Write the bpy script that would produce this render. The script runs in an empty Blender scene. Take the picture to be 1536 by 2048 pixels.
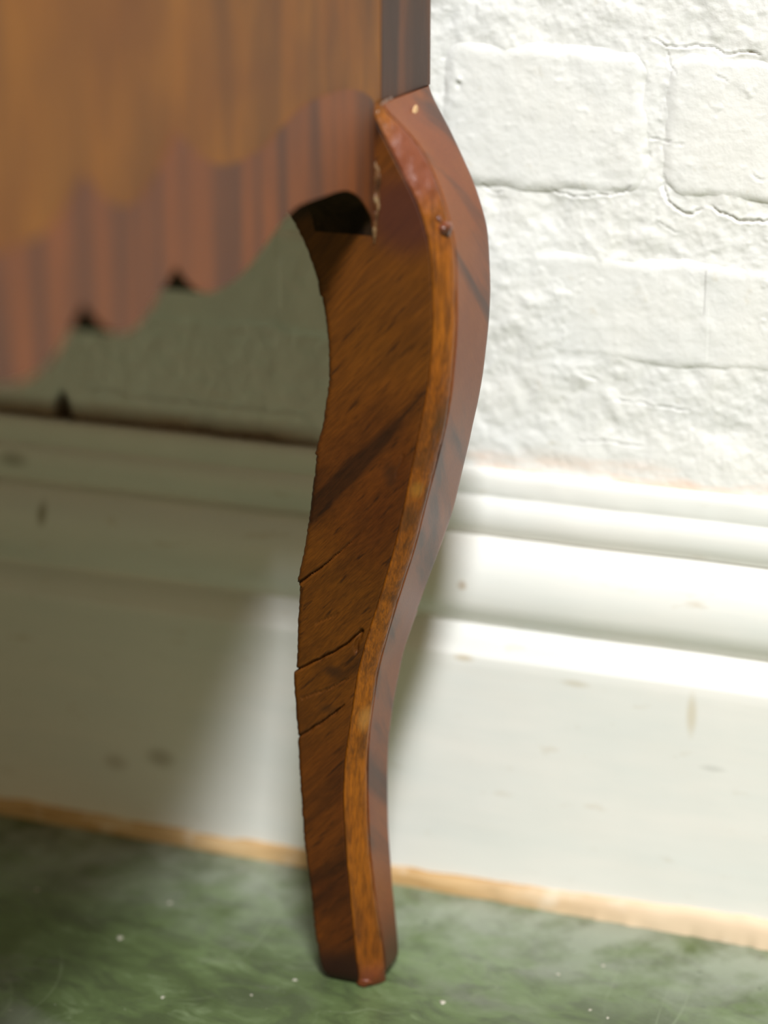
import bpy, bmesh, math, random
import numpy as np
from mathutils import Matrix, Vector

rng = np.random.RandomState(7)
random.seed(7)
SC = bpy.context.scene
COL = SC.collection

# ------------------------------------------------------------------ camera
PITCH, YAW = math.radians(17.8), math.radians(21.5)
cd = bpy.data.cameras.new('camera')
cam = bpy.data.objects.new('camera', cd)
COL.objects.link(cam)
cam.location = (0.27228, -0.7905, 0.4216)
cam.rotation_euler = (math.pi / 2 - PITCH, 0, YAW)
cd.sensor_fit = 'VERTICAL'
cd.sensor_height = 36.0
cd.sensor_width = 27.0
cd.lens = 4900.0 * 36 / 2048
cd.clip_start = 0.02
cd.dof.use_dof = True
cd.dof.focus_distance = 0.80
cd.dof.aperture_fstop = 4.6
SC.camera = cam

# ------------------------------------------------------------------ world, light, exposure
world = bpy.data.worlds.new('world')
SC.world = world
world.use_nodes = True
bg = world.node_tree.nodes['Background']
bg.inputs[0].default_value = (1.0, 0.79, 0.45, 1)
bg.inputs[1].default_value = 0.37

def area(name, loc, target, sx, sy, power, col):
    ld = bpy.data.lights.new(name, 'AREA')
    ld.shape = 'RECTANGLE'; ld.size = sx; ld.size_y = sy
    ld.energy = power; ld.color = col
    o = bpy.data.objects.new(name, ld); COL.objects.link(o)
    o.location = loc
    d = Vector(target) - Vector(loc)
    o.rotation_euler = d.to_track_quat('-Z', 'Y').to_euler()
    return o
area('window_light', (0.62, -1.40, 1.85), (0, 0, 0.2), 0.27, 0.29, 68.0, (0.975, 0.985, 1.0))

SC.view_settings.view_transform = 'Standard'
SC.view_settings.look = 'None'
SC.view_settings.gamma = 1.0
SC.view_settings.use_curve_mapping = False
SC.view_settings.exposure = 0.0

# ------------------------------------------------------------------ helpers
def mesh_obj(name, verts, faces, mat=None, parent=None, origin=None, smooth=False):
    """one mesh object; verts in world metres"""
    if origin is None:
        origin = (0, 0, 0)
    V = np.asarray(verts, dtype=np.float64) - np.asarray(origin)
    me = bpy.data.meshes.new(name)
    if isinstance(faces, np.ndarray):
        n, k = faces.shape
        me.vertices.add(len(V)); me.vertices.foreach_set('co', V.ravel())
        me.loops.add(n * k); me.loops.foreach_set('vertex_index', faces.ravel().astype(np.int32))
        me.polygons.add(n)
        me.polygons.foreach_set('loop_start', np.arange(0, n * k, k, dtype=np.int32))
        me.polygons.foreach_set('loop_total', np.full(n, k, dtype=np.int32))
        me.update(calc_edges=True)
    else:
        me.from_pydata([tuple(v) for v in V], [], faces)
    if smooth:
        me.polygons.foreach_set('use_smooth', np.ones(len(me.polygons), dtype=bool))
    me.validate()
    me.update()
    if mat: me.materials.append(mat)
    o = bpy.data.objects.new(name, me)
    COL.objects.link(o)
    if parent is not None:
        o.parent = parent
        o.location = Vector(origin) - parent_world(parent)
    else:
        o.location = origin
    return o

def parent_world(p):
    v = Vector(p.location)
    while p.parent is not None:
        p = p.parent; v = v + Vector(p.location)
    return v

def tag(o, label=None, cat=None, group=None, kind=None):
    if label: o['label'] = label
    if cat: o['category'] = cat
    if group: o['group'] = group
    if kind: o['kind'] = kind
    return o

def grid_faces(nu, nv, loop_u=False):
    """verts indexed [i*nv + j]"""
    iu = np.arange(nu if loop_u else nu - 1); jv = np.arange(nv - 1)
    I, J = np.meshgrid(iu, jv, indexing='ij')
    I2 = (I + 1) % nu
    return np.stack([I * nv + J, I2 * nv + J, I2 * nv + J + 1, I * nv + J + 1], -1).reshape(-1, 4)

def box(name, a, b, mat, parent=None, origin=None, bevel=0.0):
    bm = bmesh.new()
    bmesh.ops.create_cube(bm, size=1)
    a = Vector(a); b = Vector(b); c = (a + b) / 2; s = b - a
    for v in bm.verts:
        v.co = Vector((v.co.x * s.x, v.co.y * s.y, v.co.z * s.z)) + c
    if bevel:
        bmesh.ops.bevel(bm, geom=bm.edges[:], offset=bevel, segments=2, affect='EDGES', profile=0.6)
    vs = [tuple(v.co) for v in bm.verts]; bm.verts.index_update()
    fs = [[v.index for v in f.verts] for f in bm.faces]
    bm.free()
    return mesh_obj(name, vs, fs, mat, parent, origin)

# lattice noise for real relief (numpy)
def vnoise(x, y, freq, seed):
    r = np.random.RandomState(seed)
    N = 256
    T = r.rand(N, N)
    X = x * freq + 1000.37; Y = y * freq + 1000.71
    xi = np.floor(X).astype(int); yi = np.floor(Y).astype(int)
    fx = X - xi; fy = Y - yi
    fx = fx ** 3 * (fx * (fx * 6 - 15) + 10); fy = fy ** 3 * (fy * (fy * 6 - 15) + 10)
    a = T[xi % N, yi % N]; b = T[(xi + 1) % N, yi % N]
    c = T[xi % N, (yi + 1) % N]; d = T[(xi + 1) % N, (yi + 1) % N]
    return (a + (b - a) * fx) * (1 - fy) + (c + (d - c) * fx) * fy - 0.5

def fbm(x, y, freq, seed, octv=4, gain=0.5):
    s = 0; a = 1.0
    for k in range(octv):
        # rotate each octave to hide the lattice
        t = 0.7 * k + 0.3
        xr = x * math.cos(t) - y * math.sin(t); yr = x * math.sin(t) + y * math.cos(t)
        s = s + a * vnoise(xr, yr, freq * 2.03 ** k, seed + k); a *= gain
    return s

def seg_dist(x, y, pts):
    """distance to polyline, and running parameter 0..1"""
    best = np.full(np.shape(x), 1e9); par = np.zeros(np.shape(x))
    n = len(pts) - 1
    for k in range(n):
        ax, ay = pts[k]; bx, by = pts[k + 1]
        dx, dy = bx - ax, by - ay
        t = np.clip(((x - ax) * dx + (y - ay) * dy) / (dx * dx + dy * dy + 1e-15), 0, 1)
        d = np.hypot(x - ax - t * dx, y - ay - t * dy)
        m = d < best
        best = np.where(m, d, best); par = np.where(m, (k + t) / n, par)
    return best, par

def sstep(a, b, x):
    t = np.clip((x - a) / (b - a), 0, 1)
    return t * t * (3 - 2 * t)

# ------------------------------------------------------------------ materials
class NT:
    def __init__(self, name):
        self.m = bpy.data.materials.new(name); self.m.use_nodes = True
        self.t = self.m.node_tree; self.n = self.t.nodes; self.l = self.t.links
        self.b = self.n['Principled BSDF']
        self.tc = self.n.new('ShaderNodeTexCoord')
    def link(self, a, b): self.l.new(a, b)
    def mapping(self, rot=(0, 0, 0), scale=(1, 1, 1), loc=(0, 0, 0), src=None):
        # rotate first (so that the grain axis is local x), then stretch
        r = self.n.new('ShaderNodeMapping'); r.vector_type = 'POINT'
        r.inputs['Rotation'].default_value = rot; r.inputs['Location'].default_value = loc
        self.link(src or self.tc.outputs['Object'], r.inputs['Vector'])
        s = self.n.new('ShaderNodeMapping'); s.inputs['Scale'].default_value = scale
        self.link(r.outputs[0], s.inputs['Vector'])
        return s.outputs[0]
    def noise(self, vec, scale=1, detail=4, rough=0.55, dist=0.0):
        k = self.n.new('ShaderNodeTexNoise')
        k.inputs['Scale'].default_value = scale; k.inputs['Detail'].default_value = detail
        k.inputs['Roughness'].default_value = rough; k.inputs['Distortion'].default_value = dist
        self.link(vec, k.inputs['Vector'])
        return k.outputs['Fac']
    def ramp(self, fac, stops, interp='LINEAR'):
        k = self.n.new('ShaderNodeValToRGB'); k.color_ramp.interpolation = interp
        e = k.color_ramp.elements
        while len(e) < len(stops): e.new(0.5)
        for q, (p, c) in zip(e, stops):
            q.position = p
            q.color = (c, c, c, 1) if isinstance(c, (int, float)) else (*c, 1)
        self.link(fac, k.inputs[0])
        return k.outputs[0]
    def mix(self, fac, a, b, mode='MIX'):
        k = self.n.new('ShaderNodeMix'); k.data_type = 'RGBA'; k.blend_type = mode
        for sock, v in ((k.inputs[0], fac), (k.inputs[6], a), (k.inputs[7], b)):
            if isinstance(v, (int, float)): sock.default_value = v
            elif isinstance(v, tuple): sock.default_value = (*v, 1)
            else: self.link(v, sock)
        return k.outputs[2]
    def math(self, op, a, b=0.0, clamp=False):
        k = self.n.new('ShaderNodeMath'); k.operation = op; k.use_clamp = clamp
        for sock, v in ((k.inputs[0], a), (k.inputs[1], b)):
            if isinstance(v, (int, float)): sock.default_value = v
            else: self.link(v, sock)
        return k.outputs[0]
    def bump(self, h, strength, dist, normal=None):
        k = self.n.new('ShaderNodeBump'); k.inputs['Strength'].default_value = strength
        k.inputs['Distance'].default_value = dist
        self.link(h, k.inputs['Height'])
        if normal: self.link(normal, k.inputs['Normal'])
        self.link(k.outputs[0], self.b.inputs['Normal'])
        return k.outputs[0]
    def spot(self, centre, radius, soft=0.5, squash=(1, 1, 1)):
        """soft blotch about a point, in object metres"""
        s = self.n.new('ShaderNodeVectorMath'); s.operation = 'SUBTRACT'
        self.link(self.tc.outputs['Object'], s.inputs[0]); s.inputs[1].default_value = centre
        m = self.n.new('ShaderNodeVectorMath'); m.operation = 'MULTIPLY'
        self.link(s.outputs[0], m.inputs[0]); m.inputs[1].default_value = squash
        d = self.n.new('ShaderNodeVectorMath'); d.operation = 'LENGTH'
        self.link(m.outputs[0], d.inputs[0])
        mr = self.n.new('ShaderNodeMapRange'); mr.interpolation_type = 'SMOOTHSTEP'
        self.link(d.outputs['Value'], mr.inputs['Value'])
        mr.inputs['From Min'].default_value = radius; mr.inputs['From Max'].default_value = radius * soft
        mr.inputs['To Min'].default_value = 0; mr.inputs['To Max'].default_value = 1
        return mr.outputs[0]
    def done(self, col, rough=0.5, **kw):
        if isinstance(col, tuple): self.b.inputs['Base Color'].default_value = (*col, 1)
        else: self.link(col, self.b.inputs['Base Color'])
        if isinstance(rough, (int, float)): self.b.inputs['Roughness'].default_value = rough
        else: self.link(rough, self.b.inputs['Roughness'])
        for k, v in kw.items():
            self.b.inputs[k.replace('_', ' ')].default_value = v
        return self.m

def wood(name, base, dark, light, rot, streak=(6, 70, 70), s_lo=0.47, s_hi=0.62, amber=None, rough=0.35,
         coat=0.35, coat_rough=0.25, dark_amt=0.85, mott=0.5, fib=0.25, spec=0.5, seed=0.0, spots=(), bump=0.3, pores=0.35):
    """grain runs along local x after rotation"""
    t = NT(name)
    lo = (seed, seed * 0.7, seed * 1.3)
    big = t.noise(t.mapping(rot, streak, lo), 1.0, 5, 0.5, 0.6)
    mid = t.noise(t.mapping(rot, (streak[0] * 4, streak[1] * 4.5, streak[2] * 4.5), lo), 1.0, 5, 0.6, 0.3)
    fine = t.noise(t.mapping(rot, (90, 2200, 2200), lo), 1.0, 3, 0.6)
    blot = t.noise(t.mapping(rot, (22, 30, 30), lo), 1.0, 3, 0.55, 0.4)
    c = t.mix(t.ramp(blot, [(0.35, 0.0), (0.68, 1.0)]), base, light)
    if amber:
        am = t.noise(t.mapping((0, 0, 0), (9, 9, 9), (seed + 3, 2, 1)), 1.0, 2, 0.5)
        c = t.mix(t.ramp(am, [(0.4, 0.0), (0.62, 0.8)]), c, amber)
    f1 = t.ramp(big, [(s_lo, 0.0), (s_hi, 1.0)])
    c = t.mix(t.math('MULTIPLY', f1, dark_amt), c, dark)
    f2 = t.ramp(mid, [(0.42, 0.0), (0.7, 1.0)])
    c = t.mix(t.math('MULTIPLY', f2, mott), c, dark)
    pore = t.noise(t.mapping(rot, (55, 620, 620), lo), 1.0, 3, 0.6)
    c = t.mix(t.math('MULTIPLY', t.ramp(pore, [(0.60, 0.0), (0.70, 1.0)]), pores), c, dark)
    f3 = t.ramp(fine, [(0.35, 1 - fib), (0.65, 1 + fib * 0.4)])
    c = t.mix(1.0, c, f3, 'MULTIPLY')
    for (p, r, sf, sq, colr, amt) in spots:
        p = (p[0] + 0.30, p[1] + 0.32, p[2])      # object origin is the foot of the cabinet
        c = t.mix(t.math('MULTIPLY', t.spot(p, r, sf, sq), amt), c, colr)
    t.bump(t.math('ADD', t.math('MULTIPLY', fine, 0.5), t.math('MULTIPLY', mid, 1.0)), bump, 0.0004)
    return t.done(c, rough, Coat_Weight=coat, Coat_Roughness=coat_rough, Specular_IOR_Level=spec)

R90 = math.pi / 2
vert = (0, R90, 0)                       # grain along z
M = {}
M['field'] = wood('field_veneer', (0.205, 0.068, 0.008), (0.080, 0.031, 0.010), (0.275, 0.102, 0.010), vert, (7, 38, 38),
                  0.46, 0.68, rough=0.5, coat=0.0, spec=0.2, dark_amt=0.7, mott=0.4, seed=1.0, fib=0.12)
M['band'] = wood('banding_veneer', (0.180, 0.054, 0.015), (0.058, 0.027, 0.017), (0.22, 0.064, 0.016), vert, (4, 75, 75),
                 0.47, 0.62, rough=0.5, coat=0.0, spec=0.25, dark_amt=0.75, mott=0.3, seed=4.0, fib=0.12)
M['stile'] = wood('stile_veneer', (0.115, 0.040, 0.017), (0.040, 0.020, 0.013), (0.15, 0.055, 0.02), vert, (7, 55, 55),
                  0.42, 0.6, rough=0.5, coat=0.0, spec=0.25, seed=9.0, fib=0.15)
M['leg_front'] = wood('leg_front_veneer', (0.088, 0.0205, 0.0024), (0.016, 0.005, 0.002), (0.135, 0.036, 0.0032),
                      (0, math.radians(47), 0), (7, 48, 48), 0.49, 0.60, amber=(0.135, 0.042, 0.0026), pores=0.7, rough=0.5,
                      coat=0.0, spec=0.3, dark_amt=0.75, mott=0.4, fib=0.28, seed=3.7,
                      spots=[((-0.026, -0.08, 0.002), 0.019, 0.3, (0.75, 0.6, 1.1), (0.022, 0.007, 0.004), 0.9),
                             ((-0.0215, -0.09, 0.1225), 0.0055, 0.2, (1, 1, 1.6), (0.035, 0.013, 0.004), 0.8),
                             ((-0.024, -0.087, 0.108), 0.006, 0.2, (1, 1, 2), (0.04, 0.015, 0.004), 0.6),
                             ((0.003, -0.10, 0.197), 0.006, 0.2, (1.6, 1, 0.8), (0.022, 0.010, 0.005), 0.55),
                             ((0.010, -0.106, 0.281), 0.019, 0.35, (1, 1, 1.1), (0.055, 0.014, 0.010), 0.75)])
M['leg_outer'] = wood('leg_outer_veneer', (0.215, 0.082, 0.036), (0.075, 0.036, 0.026), (0.25, 0.10, 0.045),
                      (R90 * 0, math.radians(0), 0), (1, 1, 1), seed=0)  # replaced below
def outer_wood():
    t = NT('leg_outer_grain')
    v = t.mapping((math.radians(45), 0, 0), (60, 7, 60), (0.2, 0.1, 0.4))
    big = t.noise(v, 1.0, 5, 0.5, 0.5)
    fine = t.noise(t.mapping((math.radians(45), 0, 0), (2000, 120, 2000)), 1.0, 3, 0.6)
    blot = t.noise(t.mapping((0, 0, 0), (35, 35, 25)), 1.0, 3)
    c = t.mix(t.ramp(blot, [(0.35, 0.0), (0.68, 1.0)]), (0.185, 0.046, 0.010), (0.24, 0.070, 0.013))
    c = t.mix(t.ramp(big, [(0.5, 0.0), (0.64, 0.85)]), c, (0.052, 0.022, 0.014))
    c = t.mix(1.0, c, t.ramp(fine, [(0.35, 0.88), (0.65, 1.05)]), 'MULTIPLY')
    c = t.mix(t.math('MULTIPLY', t.spot((0.29, 0.255, 0.0), 0.03, 0.2, (0.7, 0.7, 1)), 0.8), c, (0.05, 0.022, 0.014))
    t.bump(fine, 0.15, 0.0003)
    return t.done(c, 0.42, Specular_IOR_Level=0.32)
M['leg_outer'] = outer_wood()
M['strip'] = wood('edge_strip_wood', (0.25, 0.068, 0.0035), (0.050, 0.014, 0.003), (0.34, 0.102, 0.005), vert, (30, 190, 190),
                  0.5, 0.68, rough=0.42, coat=0.12, coat_rough=0.25, spec=0.4, dark_amt=0.65, mott=0.6, fib=0.3, seed=5.5, bump=0.5,
                  spots=[((-0.012, -0.078, 0.0), 0.012, 0.3, (0.7, 0.7, 1), (0.13, 0.03, 0.012), 0.8),
                         ((0.010, -0.101, 0.296), 0.018, 0.45, (1.3, 1.3, 0.9), (0.17, 0.042, 0.018), 0.85),
                         ((0.019, -0.099, 0.216), 0.005, 0.2, (1, 1, 0.6), (0.10, 0.035, 0.006), 0.7),
                         ((0.012, -0.099, 0.203), 0.0045, 0.2, (1, 1, 0.7), (0.08, 0.028, 0.006), 0.8),
                         ((0.007, -0.097, 0.183), 0.006, 0.2, (1, 1, 0.7), (0.07, 0.024, 0.006), 0.75),
                         ((0.011, -0.099, 0.192), 0.0035, 0.2, (1, 1, 0.8), (0.42, 0.21, 0.03), 0.35),
                         ((-0.013, -0.085, 0.065), 0.0025, 0.2, (1, 1, 1), (0.05, 0.018, 0.005), 0.8),
                         ((-0.013, -0.085, 0.106), 0.004, 0.2, (1, 1, 0.5), (0.46, 0.23, 0.06), 0.6)])
M['raw'] = wood('shade_dark_unfinished_wood', (0.022, 0.010, 0.004), (0.008, 0.004, 0.002), (0.035, 0.017, 0.007), vert,
                rough=0.9, spec=0.15, coat=0, seed=8)  # unfinished wood, colour taken near black to hold the shade under the case
M['inside'] = wood('interior_board_wood', (0.25, 0.13, 0.05), (0.10, 0.05, 0.02), (0.30, 0.16, 0.07), (0, 0, 0),
                   rough=0.85, coat=0, seed=8)

def glue_mat():
    t = NT('old_glue')
    n = t.noise(t.mapping(scale=(300, 300, 300)), 1, 4)
    c = t.ramp(n, [(0.38, (0.055, 0.018, 0.007)), (0.56, (0.13, 0.055, 0.02)), (0.72, (0.34, 0.24, 0.13))])
    t.bump(n, 0.6, 0.0008)
    return t.done(c, 0.3, Coat_Weight=0.5)
M['glue'] = glue_mat()
def knot_mat():
    t = NT('dark_varnish_blob')
    n = t.noise(t.mapping(scale=(250, 250, 250)), 1, 4)
    t.bump(n, 0.5, 0.0008)
    return t.done(t.ramp(n, [(0.35, (0.04, 0.012, 0.008)), (0.65, (0.16, 0.045, 0.02))]), 0.22, Coat_Weight=0.5)
M['knot'] = knot_mat()
def chip_mat():
    t = NT('bare_wood_fleck')
    n = t.noise(t.mapping(scale=(900, 900, 200)), 1, 3)
    return t.done(t.ramp(n, [(0.35, (0.55, 0.30, 0.12)), (0.65, (0.80, 0.55, 0.30))]), 0.6)
M['chip'] = chip_mat()
def wall_mat():
    t = NT('painted_brick')
    n = t.noise(t.mapping(scale=(30, 30, 30)), 1, 4)
    n2 = t.noise(t.mapping(scale=(700, 700, 700)), 1, 4)
    n3 = t.noise(t.mapping(scale=(130, 130, 130)), 1, 5)
    c = t.ramp(n, [(0.35, (0.80, 0.81, 0.79)), (0.65, (0.85, 0.85, 0.815))])
    c = t.mix(t.ramp(n3, [(0.66, 0.0), (0.80, 0.5)]), c, (0.62, 0.55, 0.40))
    # peach and brown stain low down, just above the baseboard
    sep = t.n.new('ShaderNodeSeparateXYZ'); t.link(t.tc.outputs['Object'], sep.inputs[0])
    z = sep.outputs['Z']
    mx = t.n.new('ShaderNodeMapRange'); t.link(sep.outputs['X'], mx.inputs['Value'])
    mx.inputs['From Min'].default_value = -0.05; mx.inputs['From Max'].default_value = -0.09
    gap = t.n.new('ShaderNodeMapRange'); t.link(z, gap.inputs['Value'])
    gap.inputs['From Min'].default_value = 0.1735; gap.inputs['From Max'].default_value = 0.1675
    brown = t.math('MULTIPLY', mx.outputs[0], gap.outputs[0])
    mr = t.n.new('ShaderNodeMapRange'); t.link(z, mr.inputs['Value'])
    mr.inputs['From Min'].default_value = 0.1745; mr.inputs['From Max'].default_value = 0.163
    low = mr.outputs[0]
    st = t.noise(t.mapping(scale=(38, 38, 160)), 1, 4)
    c = t.mix(t.math('MULTIPLY', low, t.ramp(st, [(0.42, 0.0), (0.62, 0.75)])), c, (0.80, 0.52, 0.36))
    c = t.mix(t.math('MULTIPLY', brown, 0.85), c, (0.20, 0.11, 0.055))
    hole = t.spot((-0.1808, 0.02, 0.1665), 0.0105, 0.35, (1.7, 0.3, 0.85))
    c = t.mix(t.math('MULTIPLY', hole, 0.9), c, (0.07, 0.035, 0.012))
    t.bump(t.math('ADD', n2, t.math('MULTIPLY', n3, 1.5)), 0.35, 0.0005)
    return t.done(c, 0.55)
M['wall'] = wall_mat()
def base_mat():
    t = NT('painted_baseboard')
    n = t.noise(t.mapping(scale=(14, 14, 60)), 1, 4)
    n2 = t.noise(t.mapping(scale=(60, 60, 200)), 1, 4)
    c = t.ramp(n, [(0.35, (0.82, 0.835, 0.80)), (0.65, (0.875, 0.865, 0.82))])
    c = t.mix(t.ramp(n2, [(0.64, 0.0), (0.80, 0.45)]), c, (0.60, 0.50, 0.36))
    for p, r, sq, colr, a in [
        ((-0.0105, 0.0, 0.1225), 0.0028, (1, .2, 1), (0.45, 0.30, 0.16), 0.7),
        ((-0.009, 0.0, 0.095), 0.004, (0.7, .2, 2), (0.62, 0.52, 0.36), 0.7),
        ((0.0775, 0.0, 0.0855), 0.009, (3.2, .2, 0.8), (0.66, 0.58, 0.42), 0.6),
        ((0.034, 0.0, 0.091), 0.006, (0.8, .2, 3), (0.62, 0.56, 0.42), 0.5),
        ((0.086, 0.0, 0.066), 0.004, (0.6, .2, 2), (0.5, 0.5, 0.46), 0.4),
        ((-0.135, 0.0, 0.035), 0.007, (0.8, .2, 1.2), (0.40, 0.36, 0.28), 0.6),
        ((-0.155, 0.0, 0.030), 0.006, (0.8, .2, 1.2), (0.45, 0.40, 0.32), 0.5),
        ((-0.185, 0.0, 0.129), 0.005, (1.5, .2, 0.7), (0.28, 0.25, 0.16), 0.8),
        ((-0.2, 0.0, 0.148), 0.008, (0.8, .2, 1.6), (0.28, 0.25, 0.18), 0.6)]:
        c = t.mix(t.math('MULTIPLY', t.spot(p, r, 0.2, sq), a), c, colr)
    t.bump(t.noise(t.mapping(scale=(25, 120, 200)), 1, 4), 0.12, 0.0008)
    return t.done(c, 0.38, Coat_Weight=0.15, Coat_Roughness=0.3)
M['base'] = base_mat()
def strip_mat():
    t = NT('raw_floor_strip')
    n = t.noise(t.mapping(scale=(25, 200, 200)), 1, 4)
    n2 = t.noise(t.mapping(scale=(60, 60, 60)), 1, 4)
    c = t.ramp(n, [(0.35, (0.50, 0.30, 0.12)), (0.65, (0.72, 0.50, 0.26))])
    sep = t.n.new('ShaderNodeSeparateXYZ'); t.link(t.tc.outputs['Object'], sep.inputs[0])
    mr = t.n.new('ShaderNodeMapRange'); t.link(sep.outputs['X'], mr.inputs['Value'])
    mr.inputs['From Min'].default_value = -0.01; mr.inputs['From Max'].default_value = 0.07
    c = t.mix(t.math('MULTIPLY', mr.outputs[0], 0.8), c, (0.84, 0.68, 0.50))
    c = t.mix(t.ramp(n2, [(0.55, 0.0), (0.72, 0.7)]), c, (0.82, 0.70, 0.54))
    return t.done(c, 0.6)
M['trim'] = strip_mat()
def floor_mat():
    t = NT('green_painted_floor')
    ob = t.tc.outputs['Object']
    a = t.noise(t.mapping((0, 0, 0.3), (10, 16, 10)), 1, 5, 0.6, 0.8)
    b = t.noise(t.mapping((0, 0, 0.2), (45, 80, 45), (3, 1, 0)), 1, 6, 0.65, 0.7)
    g = t.noise(t.mapping((0, 0, -0.2), (16, 24, 10), (7, 2, 0)), 1, 4, 0.6, 0.5)
    c = t.ramp(a, [(0.34, (0.070, 0.100, 0.036)), (0.5, (0.105, 0.150, 0.058)), (0.68, (0.15, 0.21, 0.095))])
    c = t.mix(t.ramp(b, [(0.40, 0.65), (0.52, 0.0)]), c, (0.055, 0.072, 0.034))
    c = t.mix(t.ramp(b, [(0.56, 0.0), (0.72, 0.65)]), c, (0.20, 0.26, 0.135))
    c = t.mix(t.ramp(g, [(0.54, 0.0), (0.68, 0.6)]), c, (0.17, 0.18, 0.145))
    # pale scuffs: thin curved veins
    for rot, sc, off, w in ((0.5, 9, (0.1, 0.7, 0), 0.010), (-0.6, 14, (2, 5, 0), 0.008), (1.3, 7, (4, 1, 0), 0.006)):
        v = t.noise(t.mapping((0, 0, rot), (sc, sc * 2.2, sc), off), 1, 2, 0.4, 0.8)
        d = t.math('ABSOLUTE', t.math('SUBTRACT', v, 0.5))
        line = t.ramp(d, [(0.0, 1.0), (w, 0.0)])
        brk = t.ramp(t.noise(t.mapping((0, 0, rot), (22, 22, 22), off), 1, 3), [(0.5, 0.0), (0.66, 0.55)])
        c = t.mix(t.math('MULTIPLY', line, brk), c, (0.20, 0.25, 0.14))
    # plaster dust along the wall
    sep = t.n.new('ShaderNodeSeparateXYZ'); t.link(ob, sep.inputs[0])
    my = t.n.new('ShaderNodeMapRange'); t.link(sep.outputs['Y'], my.inputs['Value'])
    my.inputs['From Min'].default_value = -0.075; my.inputs['From Max'].default_value = -0.01
    dust = t.ramp(t.noise(t.mapping(scale=(28, 28, 28)), 1, 6, 0.65), [(0.36, 0.0), (0.60, 0.75)])
    c = t.mix(t.math('MULTIPLY', my.outputs[0], dust), c, (0.36, 0.40, 0.325))
    sp = t.noise(t.mapping(scale=(330, 330, 330)), 1, 2, 0.5)
    c = t.mix(t.ramp(sp, [(0.74, 0.0), (0.78, 0.6)]), c, (0.34, 0.36, 0.27))
    sp2 = t.noise(t.mapping(scale=(190, 260, 190), loc=(2, 3, 1)), 1, 2, 0.5)
    c = t.mix(t.ramp(sp2, [(0.70, 0.0), (0.76, 0.6)]), c, (0.06, 0.075, 0.05))
    t.bump(t.math('ADD', b, t.math('MULTIPLY', sp, 0.5)), 0.25, 0.0012)
    return t.done(c, t.ramp(b, [(0.3, 0.34), (0.7, 0.55)]), Specular_IOR_Level=0.5)
M['floor'] = floor_mat()
def fleck_mat():
    t = NT('pale_paint_fleck')
    n = t.noise(t.mapping(scale=(300, 300, 300)), 1, 3)
    return t.done(t.ramp(n, [(0.3, (0.38, 0.36, 0.29)), (0.7, (0.55, 0.52, 0.44))]), 0.6)
M['fleck'] = fleck_mat()

# ------------------------------------------------------------------ floor
nx, ny = 60, 40
floor = box('floor', (-1.6, -1.9, -0.02), (1.6, 0.03, 0.0), M['floor'])
tag(floor, kind='structure', label='worn green painted floor with pale scuffs')
def fleck(x, y, r, sx, parent):
    n = 9; vs = []; fs = []
    for j, (rr, h) in enumerate(((1, -0.0001), (0.85, 0.0003), (0.45, 0.0006))):
        for i in range(n):
            a = 2 * math.pi * i / n
            q = r * rr * (1 + 0.25 * math.sin(3 * a + x * 900) + 0.15 * math.cos(2 * a + y * 700))
            vs.append((x + q * sx * math.cos(a), y + q * math.sin(a), h * r / 0.0012))
    vs.append((x, y, 0.00065 * r / 0.0012))
    for j in range(2):
        for i in range(n):
            i2 = (i + 1) % n
            fs.append((j * n + i, j * n + i2, (j + 1) * n + i2, (j + 1) * n + i))
    for i in range(n): fs.append((2 * n + i, 2 * n + (i + 1) % n, 3 * n))
    return mesh_obj('paint_fleck', vs, fs, M['fleck'], parent, (x, y, 0), smooth=True)
for x, y, r, sx in [(-0.1594, -0.0545, .0009, 1), (-0.1076, -0.0457, .0009, 1), (-0.1122, -0.0775, .0012, 1.1), (-0.0781, -0.1113, .0007, 1),
                    (-0.0402, -0.083, .0007, 1.3), (0.0701, -0.0682, .0006, 1), (0.0629, -0.0652, .0006, 1), (0.0138, -0.0789, .0012, 1),
                    (-0.05, -0.0985, .0005, 1), (0.045, -0.045, .0006, 1.2), (0.058, -0.033, .0007, 1)]:
    fleck(x, y, r, sx, floor)

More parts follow.
